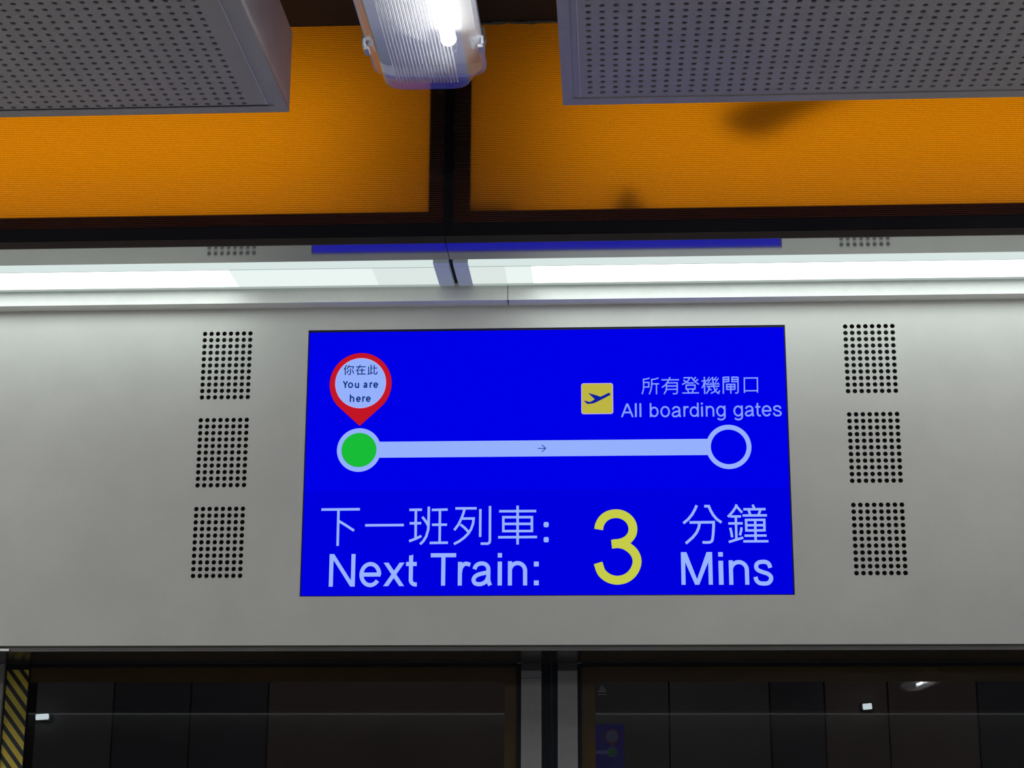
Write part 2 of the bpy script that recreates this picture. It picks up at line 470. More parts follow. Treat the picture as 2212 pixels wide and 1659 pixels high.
# writing and marks of the display: tenths of a millimetre from the centre of its pane (right, up)
STROKES = {
 "big": [
  [54,[[-4704,-1036],[-3889,-1033]]],
  [54,[[-4342,-1036],[-4338,-1808]]],
  [54,[[-4321,-1286],[-4181,-1370],[-4001,-1488]]],
  [54,[[-3771,-1376],[-2958,-1374]]],
  [54,[[-2847,-1053],[-2581,-1051]]],
  [54,[[-2710,-1052],[-2706,-1660]]],
  [54,[[-2837,-1339],[-2593,-1336]]],
  [54,[[-2841,-1717],[-2708,-1666],[-2583,-1606]]],
  [54,[[-2573,-1203],[-2495,-1303],[-2446,-1391]]],
  [54,[[-2439,-987],[-2439,-1342],[-2445,-1474],[-2484,-1617],[-2543,-1716],[-2610,-1782]]],
  [53,[[-2376,-1058],[-2041,-1051]]],
  [53,[[-2368,-1372],[-2051,-1371]]],
  [53,[[-2411,-1755],[-2027,-1751]]],
  [53,[[-2204,-1052],[-2201,-1753]]],
  [53,[[-1882,-1029],[-1434,-1029]]],
  [53,[[-1688,-1041],[-1710,-1128],[-1754,-1248],[-1815,-1374],[-1899,-1489]]],
  [53,[[-1731,-1245],[-1496,-1244],[-1508,-1353],[-1547,-1468],[-1603,-1559],[-1693,-1650],[-1794,-1724],[-1904,-1781]]],
  [53,[[-1770,-1369],[-1684,-1438],[-1603,-1525]]],
  [53,[[-1357,-1044],[-1357,-1635]]],
  [53,[[-1155,-981],[-1153,-1710],[-1162,-1754],[-1198,-1776],[-1346,-1774]]],
  [53,[[-578,-977],[-576,-1797]]],
  [53,[[-964,-1094],[-189,-1095]]],
  [53,[[-876,-1221],[-279,-1223],[-279,-1515],[-875,-1514],[-876,-1221],[-279,-1223]]],
  [53,[[-875,-1363],[-279,-1364]]],
  [53,[[-982,-1643],[-171,-1641]]],
  [57,[[3146,-994],[3112,-1073],[3046,-1188],[2962,-1289],[2861,-1371]]],
  [57,[[3300,-1014],[3395,-1015],[3429,-1103],[3481,-1200],[3552,-1288],[3649,-1360]]],
  [57,[[2988,-1354],[3487,-1352],[3484,-1453],[3471,-1600],[3455,-1710],[3436,-1751],[3395,-1772],[3331,-1775],[3246,-1771]]],
  [57,[[3196,-1369],[3176,-1470],[3128,-1571],[3045,-1671],[2902,-1794]]],
  [51,[[3972,-981],[3943,-1050],[3882,-1138],[3784,-1243]]],
  [51,[[3971,-1027],[4019,-1083],[4079,-1155]]],
  [51,[[3832,-1234],[4054,-1234]]],
  [51,[[3947,-1235],[3946,-1722]]],
  [51,[[3787,-1380],[4085,-1379]]],
  [51,[[3825,-1469],[3843,-1547],[3860,-1671]]],
  [51,[[4058,-1461],[4049,-1530],[4021,-1631]]],
  [51,[[3787,-1767],[3937,-1722],[4088,-1677]]],
  [51,[[4298,-988],[4332,-1062]]],
  [51,[[4105,-1084],[4565,-1084]]],
  [51,[[4213,-1094],[4246,-1200]]],
  [51,[[4458,-1095],[4418,-1201]]],
  [51,[[4085,-1215],[4589,-1214]]],
  [51,[[4155,-1308],[4530,-1308],[4528,-1528],[4155,-1528],[4155,-1308],[4530,-1308]]],
  [51,[[4154,-1420],[4528,-1421]]],
  [51,[[4342,-1311],[4340,-1751]]],
  [51,[[4113,-1638],[4568,-1636]]],
  [51,[[4085,-1755],[4601,-1755]]],
 ],
 "mid": [
  [29,[[2214,1748],[2142,1727],[2084,1721],[2086,1573],[2081,1505],[2066,1443],[2051,1397]]],
  [29,[[2087,1653],[2196,1652],[2195,1553],[2085,1552]]],
  [29,[[2404,1749],[2332,1725],[2258,1715],[2256,1577],[2239,1491],[2202,1393]]],
  [29,[[2259,1620],[2414,1621]]],
  [29,[[2357,1619],[2355,1391]]],
  [29,[[2463,1706],[2835,1704]]],
  [29,[[2647,1765],[2606,1678],[2545,1593],[2470,1538]]],
  [29,[[2569,1623],[2568,1537],[2554,1463],[2511,1392]]],
  [29,[[2569,1638],[2796,1638],[2792,1430],[2779,1405],[2743,1399],[2696,1404]]],
  [29,[[2568,1570],[2794,1569]]],
  [29,[[2567,1497],[2793,1498]]],
  [29,[[2929,1746],[3066,1748],[3023,1680],[2968,1638],[2896,1598]]],
  [29,[[2928,1700],[2977,1656]]],
  [29,[[3096,1760],[3142,1691],[3189,1642],[3253,1600]]],
  [29,[[3191,1759],[3142,1704]]],
  [29,[[3238,1709],[3177,1666]]],
  [29,[[2998,1631],[3147,1632]]],
  [29,[[2983,1584],[3169,1585],[3167,1500],[2981,1499],[2983,1584],[3169,1585]]],
  [29,[[3009,1489],[3035,1421]]],
  [29,[[3132,1488],[3106,1420]]],
  [29,[[2898,1414],[3249,1414]]],
  [29,[[3370,1763],[3369,1387]]],
  [29,[[3308,1671],[3439,1676]]],
  [29,[[3371,1664],[3348,1578],[3314,1517]]],
  [29,[[3381,1646],[3413,1596]]],
  [29,[[3542,1761],[3551,1625],[3577,1490],[3623,1421],[3658,1397],[3683,1464]]],
  [29,[[3412,1550],[3680,1556]]],
  [29,[[3466,1546],[3452,1466],[3402,1393]]],
  [29,[[3453,1509],[3517,1472]]],
  [29,[[3637,1514],[3576,1440],[3498,1398]]],
  [29,[[3768,1756],[3761,1389]]],
  [29,[[3768,1749],[3883,1750],[3880,1657],[3765,1648]]],
  [29,[[3766,1700],[3882,1701]]],
  [29,[[4077,1753],[4070,1429],[4055,1405],[4007,1402]]],
  [29,[[4077,1748],[3952,1750],[3949,1652],[4074,1651]]],
  [29,[[3951,1700],[4075,1700]]],
  [29,[[3835,1592],[4007,1592],[4004,1485],[3834,1483],[3835,1592],[4007,1592]]],
  [29,[[3836,1539],[4005,1539]]],
  [29,[[3921,1591],[3918,1390]]],
  [29,[[4203,1403],[4210,1727],[4483,1727],[4478,1407]]],
  [29,[[4204,1449],[4477,1450]]],
  [22,[[3477,1762],[3434,1695],[3489,1688]]],
  [22,[[3518,1734],[3468,1663],[3431,1596],[3526,1601]]],
  [22,[[3500,1636],[3532,1582]]],
  [22,[[3625,1760],[3576,1699],[3636,1692]]],
  [22,[[3666,1733],[3617,1662],[3580,1600],[3675,1609]]],
  [22,[[3646,1639],[3680,1587]]],
 ],
 "pin": [
  [21,[[-4257,2100],[-4278,2050],[-4307,2002]]],
  [21,[[-4282,2029],[-4279,1879]]],
  [21,[[-4202,2100],[-4217,2058],[-4250,2010]]],
  [21,[[-4209,2063],[-4107,2063],[-4120,2011]]],
  [21,[[-4171,2028],[-4169,1920],[-4174,1895],[-4192,1889],[-4216,1891]]],
  [21,[[-4209,1997],[-4226,1954],[-4247,1918]]],
  [21,[[-4132,1992],[-4113,1952],[-4099,1910]]],
  [21,[[-4050,2058],[-3843,2058]]],
  [21,[[-3960,2101],[-3985,2043],[-4016,1997],[-4052,1968]]],
  [21,[[-4012,1997],[-4009,1878]]],
  [21,[[-3984,1982],[-3858,1983]]],
  [21,[[-3922,2025],[-3919,1900]]],
  [21,[[-4010,1899],[-3839,1898]]],
  [21,[[-3779,2066],[-3774,1907]]],
  [21,[[-3729,2103],[-3726,1911]]],
  [21,[[-3727,2027],[-3689,2028]]],
  [21,[[-3803,1889],[-3759,1901],[-3684,1923]]],
  [21,[[-3662,2098],[-3659,1918],[-3651,1897],[-3629,1893],[-3607,1897],[-3597,1918],[-3594,1949]]],
  [21,[[-3656,2027],[-3595,2028]]],
 ],
 "arrow": [
  [17,[[-154,240],[1,239]]],
  [17,[[-74,319],[12,241],[-71,166]]],
 ],
 "three": [
  [185,[[1108,-1492],[1133,-1378],[1211,-1259],[1329,-1184],[1470,-1161],[1599,-1183],[1715,-1255],[1791,-1358],[1817,-1477],[1795,-1595],[1721,-1696],[1615,-1759],[1498,-1787],[1372,-1801]]],
  [185,[[1405,-1794],[1493,-1789],[1638,-1819],[1772,-1906],[1861,-2020],[1894,-2161],[1860,-2302],[1774,-2430],[1645,-2518],[1489,-2550],[1350,-2526],[1235,-2463],[1147,-2362],[1091,-2188]]],
 ],
}
GLYPHS = {
 "big": [["N",-4500,-3955,-1979,-2661],["e",-3865,-3409,-2152,-2670],["x",-3365,-2926,-2164,-2655],["t",-2895,-2663,-1994,-2661],["T",-2383,-1852,-1975,-2649],["r",-1814,-1549,-2154,-2648],["a",-1529,-1087,-2150,-2660],["i",-988,-898,-1973,-2649],["n",-776,-376,-2146,-2650],[":",-238,-136,-2156,-2649],["M",2797,3440,-1974,-2650],["i",3563,3660,-1977,-2652],["n",3773,4184,-2147,-2653],["s",4269,4679,-2143,-2669]],
 "mid": [["A",1598,1869,1198,901],["l",1893,1935,1201,902],["l",1990,2031,1200,901],["b",2206,2392,1202,898],["o",2429,2631,1134,891],["a",2666,2873,1131,889],["r",2913,3027,1129,899],["d",3044,3236,1201,895],["i",3283,3324,1200,899],["n",3382,3560,1129,897],["g",3601,3797,1130,812],["g",3961,4159,1131,811],["a",4198,4403,1129,892],["t",4418,4532,1188,890],["e",4554,4757,1130,891],["s",4783,4972,1128,889]],
 "pin": [["Y",-4329,-4213,1745,1593],["o",-4215,-4102,1716,1592],["u",-4067,-3975,1705,1590],["a",-3881,-3791,1712,1591],["r",-3751,-3683,1711,1592],["e",-3670,-3565,1710,1588],["h",-4168,-4070,1450,1284],["e",-4032,-3930,1402,1283],["r",-3900,-3835,1403,1286],["e",-3822,-3717,1402,1283]],
}
MARKS = {
 "dots": [[18,-1382],[18,-1699]],
 "startO": [[-3943,238],[469.0,472.0]],
 "startI": [[-3941,240],[372.0,370.0]],
 "endO": [[3841,242],[472.5,474.5]],
 "endI": [[3841,242],[371.5,370.0]],
 "bar": [[-3533,414],[3438,418],[3430,71],[-3525,67]],
 "pinO": [[-3945,1682],[667.0,686.5]],
 "pinI": [[-3945,1701],[536.5,543.5]],
 "pinW": [[-3945,1701],[548.0,554.5]],
 "tip": [-3942,760],
 "icon": [[765,1652],[1442,1646],[1437,973],[762,972]],
 "plane": [[925,1418],[942,1430],[975,1413],[1097,1377],[1165,1349],[1182,1352],[1341,1430],[1364,1430],[1383,1406],[1373,1382],[1181,1281],[1068,1224],[1016,1205],[898,1192],[823,1253],[832,1263],[856,1260],[940,1235],[964,1242],[1047,1288],[1040,1307]],
 "split": [21,-639],
}

# the other lamps of the platform: middle of the lens end nearest the doors
LAMPS = [(-3.10, -0.808), (2.76, -0.808), (-0.171, -4.4), (-3.10, -4.4), (2.76, -4.4), (-6.0, -4.4), (5.69, -4.4), (2.76, -10.1)]
TUNNEL_PANELS = [(-4.2, -2.28, 'tunnel_grey'), (-2.28, -1.9, 'tunnel'), (-1.9, -1.52, 'tunnel'), (-1.52, -0.32, 'tunnel_brown'), (-0.32, 0.42, 'tunnel_grey'), (0.42, 0.9, 'tunnel_grey'), (0.9, 1.16, 'tunnel'), (1.16, 1.46, 'tunnel_brown'), (1.46, 1.88, 'tunnel_brown'), (1.88, 4.2, 'tunnel')]
LAMP_LABELS = ['batten lamp of the row by the doors, beyond the left ceiling panel', 'batten lamp of the row by the doors, beyond the right ceiling panel',
               'batten lamp of the middle row, in line with the display', 'batten lamp of the middle row, one place left of the display',
               'batten lamp of the middle row, one place right of the display', 'batten lamp of the middle row, far left', 'batten lamp of the middle row, far right',
               'batten lamp near the opposite doors, mirrored in the right door glass']


# ------------------------------------------------------------------ the setting
def struct(mb, name, mat, parent=None):
    return tag(mb.build(name, mat, parent), kind='structure')


struct(MB().box(-8, 8, -12.9, 0.27, -0.2, 0.0), 'floor', M['floor'])
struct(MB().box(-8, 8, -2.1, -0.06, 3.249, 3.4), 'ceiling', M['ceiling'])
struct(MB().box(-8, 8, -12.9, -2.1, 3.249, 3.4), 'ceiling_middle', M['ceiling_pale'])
struct(MB().box(-8.2, -8, -12.9, 5.2, -0.2, 3.4), 'wall_left', M['wall'])
struct(MB().box(8, 8.2, -12.9, 5.2, -0.2, 3.4), 'wall_right', M['wall'])
struct(MB().box(-8.2, 8.2, -13.1, -12.9, -0.2, 3.4), 'wall_back', M['wall'])
struct(MB().box(-8, 8, 5.0, 5.2, -1.4, 4.0), 'wall_tunnel', M['tunnel'])
for i, (a, b, m) in enumerate(TUNNEL_PANELS):
    struct(MB().box(a + 0.003, b - 0.003, 4.93, 5.0, 1.86, 3.9, 0.004), 'trim_%d' % (20 + i), M[m])
struct(MB().box(-8, 8, 4.88, 5.0, 1.70, 1.84, 0.004), 'trim_40', M['tunnel_grey'])
struct(MB().box(-8, 8, 0.5, 5.0, -1.4, -1.2), 'floor_tunnel', M['tunnel'])
struct(MB().box(-8, 8, 0.29, 5.0, 3.9, 4.0), 'ceiling_tunnel', M['tunnel'])
# wall carrying the header cladding, above the door slot
struct(MB().box(-8, 8, 0.05, 0.25, 2.06, 3.9), 'wall_front', M['cavity'])

# ------------------------------------------------------------------ header cladding with six vents
X_ENDS = (-3.2, 3.0)
hp = thing('header_panel', (0, 0, 2.001), 'grey painted metal panel over the platform doors, six perforated vents punched in it', 'panel')
PITCH_H, R_H = 0.014144, 0.00485
VX = (-0.7350, 0.6365)
VZ = (2.40 + 0.2823, 2.40 + 0.0907, 2.40 - 0.1016)      # centres of each top row
vrect = [(x - PITCH_H / 2, x + 7.5 * PITCH_H, z - 10.5 * PITCH_H, z + PITCH_H / 2) for x in VX for z in VZ]
SCR_W, SCR_H = 1.018, 0.5727
srect = (-SCR_W / 2 - 0.0008, SCR_W / 2 + 0.0008, 2.40 - SCR_H / 2 - 0.0008, 2.40 + SCR_H / 2 + 0.0012)
holes = vrect + [srect]
xs = sorted({X_ENDS[0], X_ENDS[1]} | {h[0] for h in holes} | {h[1] for h in holes})
zs = sorted({2.0125, 2.80} | {h[2] for h in holes} | {h[3] for h in holes})
mb = MB()
for a, b in zip(xs, xs[1:]):
    for c, d in zip(zs, zs[1:]):
        mx, mz = (a + b) / 2, (c + d) / 2
        if any(h[0] < mx < h[1] and h[2] < mz < h[3] for h in holes):
            continue
        mb.quad((a, 0, c), (b, 0, c), (b, 0, d), (a, 0, d))
for x0, x1, z0, z1 in [srect]:                          # returned edges of the display opening
    mb.quad((x0, 0, z0), (x1, 0, z0), (x1, 0.006, z0), (x0, 0.006, z0))
    mb.quad((x0, 0, z1), (x0, 0.006, z1), (x1, 0.006, z1), (x1, 0, z1))
    mb.quad((x0, 0, z0), (x0, 0.006, z0), (x0, 0.006, z1), (x0, 0, z1))
    mb.quad((x1, 0, z0), (x1, 0, z1), (x1, 0.006, z1), (x1, 0.006, z0))
mb.build('cladding_sheet', M['header'], hp)
for x0, x1, z0, z1 in vrect:
    g = perforated(MB(), x0 + PITCH_H / 2, 8, z0 + PITCH_H / 2, 11, PITCH_H, R_H, lambda u, v, d: (u, d, v), 0.0022, 24)
    vent = g.build('vent_grille', M['header'], hp)
    MB().box(x0 - 0.004, x1 + 0.004, 0.012, 0.03, z0 - 0.004, z1 + 0.004).build('vent_backing', M['cavity'], vent)
prof = [(0.0, 2.0125), (0.0055, 2.0088), (0.0055, 2.0062), (0.002, 2.0050), (0.002, 2.0012), (0.012, 2.0012), (0.012, 2.0125)]
MB().extrude_x(prof, *X_ENDS).build('bottom_flange', M['flange'], hp)
MB().box(X_ENDS[0], X_ENDS[1], 0.012, 0.249, 2.0012, 2.006).build('soffit_plate', M['soffit'], hp)
MB().box(X_ENDS[0], X_ENDS[1], 0.2465, 0.2505, 2.0002, 2.006).build('soffit_edge', M['edge'], hp)
tag(MB().box(-1.180, -1.1125, -0.0012, 0.001, 2.0015, 2.0068, 0.0004).build('cover_plate', M['chrome'], hp), 'small shiny plate')

# ------------------------------------------------------------------ the display
SY = 0.0050
ds = thing('display_screen', (0, SY, 2.40), 'blue train information display set in the grey header, reading Next Train 3 Mins', 'display')
bz = MB()
for a, b, c, d in ((-SCR_W / 2, SCR_W / 2, SCR_H / 2 - 0.0026, SCR_H / 2), (-SCR_W / 2, SCR_W / 2, -SCR_H / 2, -SCR_H / 2 + 0.001),
                   (-SCR_W / 2, -SCR_W / 2 + 0.0012, -SCR_H / 2, SCR_H / 2), (SCR_W / 2 - 0.0016, SCR_W / 2, -SCR_H / 2, SCR_H / 2)):
    bz.box(a, b, SY - 0.0022, SY + 0.03, 2.40 + c, 2.40 + d)
bz.box(-SCR_W / 2, SCR_W / 2, SY + 0.001, SY + 0.035, 2.40 - SCR_H / 2, 2.40 + SCR_H / 2)
bz.build('bezel', M['bezel'], ds)


def flat(mb, pts, y):
    """a filled polygon of tenth-millimetre marks on the pane"""
    n = len(pts)
    return mb.add([(u * 1e-4, y, 2.40 + w * 1e-4) for u, w in pts], [tuple(range(n))])


def ribbon(mb, pts, width, y):
    """a stroke of constant width with mitred bends and square ends"""
    h = width / 2.0
    P = [Vector((float(a), float(b))) for a, b in pts]
    closed = len(P) > 3 and (P[0] - P[-1]).length < 1e-6
    if closed:
        P = P[:-1]
    n = len(P)
    L, Rr = [], []
    for i in range(n):
        a = P[i - 1] if (i > 0 or closed) else None
        b = P[(i + 1) % n] if (i < n - 1 or closed) else None
        d0 = (P[i] - a).normalized() if a is not None else None
        d1 = (b - P[i]).normalized() if b is not None else None
        if d0 is None:
            nrm, k = Vector((-d1.y, d1.x)), 1.0
        elif d1 is None:
            nrm, k = Vector((-d0.y, d0.x)), 1.0
        else:
            n0, n1 = Vector((-d0.y, d0.x)), Vector((-d1.y, d1.x))
            s = n0 + n1
            nrm = s.normalized() if s.length > 1e-6 else n0
            k = 1.0 / max(0.5, nrm.dot(n0))
        L.append(P[i] + nrm * h * k)
        Rr.append(P[i] - nrm * h * k)
    v = [(p.x * 1e-4, y, 2.40 + p.y * 1e-4) for p in L + Rr]
    f = [(i, n + i, n + i + 1, i + 1) for i in range(n - 1)]
    if closed:
        f.append((n - 1, 2 * n - 1, n, 0))
    return mb.add(v, f)


def ellipse(c, r, n=72):
    return [(c[0] + r[0] * math.cos(2 * math.pi * i / n), c[1] + r[1] * math.sin(2 * math.pi * i / n)) for i in range(n)]


def annulus(mb, c, ro, ri, y, n=72):
    o, i_ = ellipse(c, ro, n), ellipse(c, ri, n)
    v = [(u * 1e-4, y, 2.40 + w * 1e-4) for u, w in o + i_]
    return mb.add(v, [(k, (k + 1) % n, n + (k + 1) % n, n + k) for k in range(n)])


def arc(cx, cz, rx, rz, a0, a1, n=24):
    return [(cx + rx * math.cos(math.radians(a0 + (a1 - a0) * i / n)), cz + rz * math.sin(math.radians(a0 + (a1 - a0) * i / n))) for i in range(n + 1)]


def smooth(pts, n=6):
    """Catmull-Rom curve through the points"""
    P = [pts[0]] + list(pts) + [pts[-1]]
    out = []
    for i in range(1, len(P) - 2):
        for k in range(n):
            t = k / n
            out.append(tuple(0.5 * (2 * P[i][j] + (P[i + 1][j] - P[i - 1][j]) * t + (2 * P[i - 1][j] - 5 * P[i][j] + 4 * P[i + 1][j] - P[i + 2][j]) * t * t
                                    + (3 * P[i][j] - P[i - 1][j] - 3 * P[i + 1][j] + P[i + 2][j]) * t ** 3) for j in (0, 1)))
    return out + [tuple(pts[-1])]


def letter(ch, x0, x1, z0, z1, w):
    """strokes and filled polygons of a plain sans-serif letter that fills the box"""
    h = w / 2.0
    l, r, b, t = x0 + h, x1 - h, z0 + h * 0.9, z1 - h * 0.9
    cx, W, H = (x0 + x1) / 2.0, x1 - x0, z1 - z0
    S, P = [], []
    U = lambda pts: smooth([(l + u * (r - l), b + v * (t - b)) for u, v in pts])
    if ch == 'N':
        S = [[(l, z0), (l, z1)], [(r, z0), (r, z1)]]
        P = [[(x0, z1), (x0 + 1.12 * w, z1), (x1, z0), (x1 - 1.12 * w, z0)]]
    elif ch == 'M':
        S = [[(l, z0), (l, z1)], [(r, z0), (r, z1)]]
        P = [[(x0, z1), (x0 + 1.35 * w, z1), (cx + 0.5 * w, z0), (cx - 0.5 * w, z0)], [(x1, z1), (x1 - 1.35 * w, z1), (cx - 0.5 * w, z0), (cx + 0.5 * w, z0)]]
    elif ch == 'T':
        S = [[(x0, t), (x1, t)], [(cx, z0), (cx, z1)]]
    elif ch == 'A':
        P = [[(x0, z0), (x0 + 1.05 * w, z0), (cx + 0.6 * w, z1), (cx - 0.6 * w, z1)], [(x1, z0), (x1 - 1.05 * w, z0), (cx - 0.6 * w, z1), (cx + 0.6 * w, z1)]]
        S = [[(x0 + 0.2 * W, z0 + 0.34 * H), (x1 - 0.2 * W, z0 + 0.34 * H)]]
    elif ch == 'Y':
        m = z0 + 0.44 * H
        P = [[(x0, z1), (x0 + 1.2 * w, z1), (cx + h, m), (cx - h, m)], [(x1, z1), (x1 - 1.2 * w, z1), (cx - h, m), (cx + h, m)]]
        S = [[(cx, z0), (cx, m)]]
    elif ch == 'x':
        P = [[(x0, z1), (x0 + 1.22 * w, z1), (x1, z0), (x1 - 1.22 * w, z0)], [(x1, z1), (x1 - 1.22 * w, z1), (x0, z0), (x0 + 1.22 * w, z0)]]
    elif ch == 'l':
        P = [[(x0, z0), (x1, z0), (x1, z1), (x0, z1)]]
    elif ch == 'i':
        P = [[(x0, z0), (x1, z0), (x1, z0 + 0.735 * H), (x0, z0 + 0.735 * H)], [(x0, z1 - 0.14 * H), (x1, z1 - 0.14 * H), (x1, z1), (x0, z1)]]
    elif ch == ':':
        P = [[(x0, z0), (x1, z0), (x1, z0 + W), (x0, z0 + W)], [(x0, z1 - W), (x1, z1 - W), (x1, z1), (x0, z1)]]
    elif ch == 't':
        sx = x0 + 0.26 * W + h
        S = [[(sx, z1 - 0.5 * h), (sx, b + 0.16 * H)] + arc(sx + 0.15 * H, b + 0.15 * H, 0.15 * H, 0.15 * H, 185, 262, 8) + [(x1, b + 0.004 * H)], [(x0, z0 + 0.70 * H), (x1 - 0.04 * W, z0 + 0.70 * H)]]
        P = [[(sx - h, z1 - 0.5 * h - 1), (sx + h, z1 - 0.5 * h - 1), (sx + h, z1), (sx - h, z1 - 1.0 * h)]]
    elif ch == 'r':
        S = [[(l, z0), (l, z1)], smooth([(l, z0 + 0.52 * H), (l + 0.08 * W, z0 + 0.74 * H), (l + 0.28 * W, t - 0.04 * H), (l + 0.5 * W, t), (x1 - 0.2 * h, t - 0.05 * H)])]
    elif ch == 'n':
        S = [[(l, z0), (l, z1)], [(l, z0 + 0.5 * H)] + arc(cx, z0 + 0.60 * H, (r - l) / 2, t - z0 - 0.60 * H, 180, 0) + [(r, z0)]]
    elif ch == 'h':
        S = [[(l, z0), (l, z1)], [(l, z0 + 0.36 * H)] + arc(cx, z0 + 0.44 * H, (r - l) / 2, 0.27 * H - h * 0.5, 180, 0) + [(r, z0)]]
    elif ch == 'u':
        S = [[(r, z0), (r, z1)], [(l, z1)] + arc(cx, z0 + 0.40 * H, (r - l) / 2, z0 + 0.40 * H - b, 180, 360) + [(r, z0 + 0.5 * H)]]
    elif ch == 'o':
        S = [arc(cx, (z0 + z1) / 2, (r - l) / 2, (t - b) / 2, 0, 360, 48)]
    elif ch == 'e':
        S = [[(l, z0 + 0.50 * H), (x1 - 0.3 * h, z0 + 0.50 * H)], arc(cx, (z0 + z1) / 2, (r - l) / 2, (t - b) / 2, -2, 325, 44)]
    elif ch == 'a':
        S = [U([(0.05, 0.72), (0.12, 0.87), (0.28, 0.97), (0.48, 1.0), (0.68, 0.96), (0.82, 0.84), (0.86, 0.68), (0.86, 0.28), (0.88, 0.12), (0.97, -0.06)]),
             U([(0.86, 0.58), (0.6, 0.53), (0.3, 0.47), (0.08, 0.36), (0.0, 0.2), (0.09, 0.05), (0.30, 0.0), (0.52, 0.03), (0.74, 0.15), (0.85, 0.36)])]
    elif ch == 's':
        S = [U([(0.95, 0.72), (0.87, 0.90), (0.68, 0.99), (0.48, 1.0), (0.24, 0.97), (0.09, 0.87), (0.08, 0.71), (0.22, 0.60), (0.5, 0.52), (0.8, 0.44), (0.97, 0.31), (0.96, 0.16), (0.80, 0.03), (0.52, 0.0), (0.24, 0.03), (0.07, 0.14), (0.0, 0.31)])]
    elif ch in 'bd':
        zt = z0 + 0.735 * H - h * 0.9
        s = l if ch == 'b' else r
        S = [[(s, z0), (s, z1)], arc(cx, (b + zt) / 2, (r - l) / 2, (zt - b) / 2, 0, 360, 48)]
    elif ch == 'g':
        zb = z1 - 0.735 * H + h * 0.9
        S = [arc(cx, (t + zb) / 2, (r - l) / 2, (t - zb) / 2, 0, 360, 48), [(r, z1), (r, z0 + 0.30 * H)] + arc(cx, z0 + 0.26 * H, (r - l) / 2, z0 + 0.26 * H - b, 0, -150, 18)]
    return S, P


def letters(mb, rows, y, w):
    for ch, x0, x1, z1, z0 in rows:
        S, P = letter(ch, x0, x1, z0, z1, w)
        for s in S:
            ribbon(mb, s, w, y)
        for p in P:
            flat(mb, p, y)
    return mb


SPLIT = MARKS['split'][1] * 1e-4
pane = MB().quad((-SCR_W / 2 + 0.001, SY, 2.40 + SPLIT), (SCR_W / 2 - 0.001, SY, 2.40 + SPLIT), (SCR_W / 2 - 0.001, SY, 2.40 + SCR_H / 2 - 0.0022), (-SCR_W / 2 + 0.001, SY, 2.40 + SCR_H / 2 - 0.0022)).build('screen_pane', M['blue'], ds)
L1, L2, L3, L4 = SY - 0.0004, SY - 0.0008, SY - 0.0012, SY - 0.0016
MB().quad((-SCR_W / 2 + 0.001, SY, 2.40 - SCR_H / 2 + 0.0008), (SCR_W / 2 - 0.001, SY, 2.40 - SCR_H / 2 + 0.0008), (SCR_W / 2 - 0.001, SY, 2.40 + SPLIT), (-SCR_W / 2 + 0.001, SY, 2.40 + SPLIT)).build('lower_screen_pane', M['blue_low'], ds)
# route line with its two stops
line = MB()
flat(line, MARKS['bar'], L1)
annulus(line, *MARKS['startO'], MARKS['startI'][1], L2)
annulus(line, *MARKS['endO'], MARKS['endI'][1], L2)
rl = line.build('route_line', M['pale'], ds)
flat(MB(), ellipse(*MARKS['startI']), L2).build('stop_dot', M['green'], rl)
flat(MB(), ellipse(*MARKS['endI']), L2).build('empty_stop', M['blue'], rl)
ar = MB()
for w, p in STROKES['arrow']:
    ribbon(ar, p, w, L2)
ar.build('route_arrow', M['arrow'], rl)
# location pin
(cx, cz), (rx, rz) = MARKS['pinO']
tx, tz = MARKS['tip']
d = math.hypot(tx - cx, tz - cz)
half = math.acos(rx / d)
th0 = math.atan2(tz - cz, tx - cx)
pts = [(tx, tz)]
for i in range(73):
    a = th0 + half + (2 * math.pi - 2 * half) * i / 72
    pts.append((cx + rx * math.cos(a), cz + rz * math.sin(a)))
pin = flat(MB(), pts, L1).build('location_pin', M['red'], ds)
flat(MB(), ellipse(*MARKS['pinW']), L2).build('pin_outline', M['rose'], pin)
flat(MB(), ellipse(*MARKS['pinI']), L3).build('pin_disc', M['pale'], pin)
pl = MB()
for w, p in STROKES['pin']:
    ribbon(pl, p, w, L4)
letters(pl, GLYPHS['pin'], L4, 28)
pl.build('pin_lettering', M['navy'], pin)
# departures symbol
ic = MARKS['icon']


def round_quad(q, r, n=8):
    x0, x1 = (q[0][0] + q[3][0]) / 2, (q[1][0] + q[2][0]) / 2
    z1, z0 = (q[0][1] + q[1][1]) / 2, (q[2][1] + q[3][1]) / 2
    return rrect((x0 + x1) / 2, (z0 + z1) / 2, (x1 - x0) / 2, (z1 - z0) / 2, r, n)


icon = flat(MB(), round_quad(ic, 52), L1).build('departures_symbol', M['rose'], ds)
ins = 17
flat(MB(), round_quad([[ic[0][0] + ins, ic[0][1] - ins], [ic[1][0] - ins, ic[1][1] - ins], [ic[2][0] - ins, ic[2][1] + ins], [ic[3][0] + ins, ic[3][1] + ins]], 38), L2).build('symbol_field', M['gold'], icon)
flat(MB(), MARKS['plane'], L3).build('aircraft_mark', M['plane'], icon)
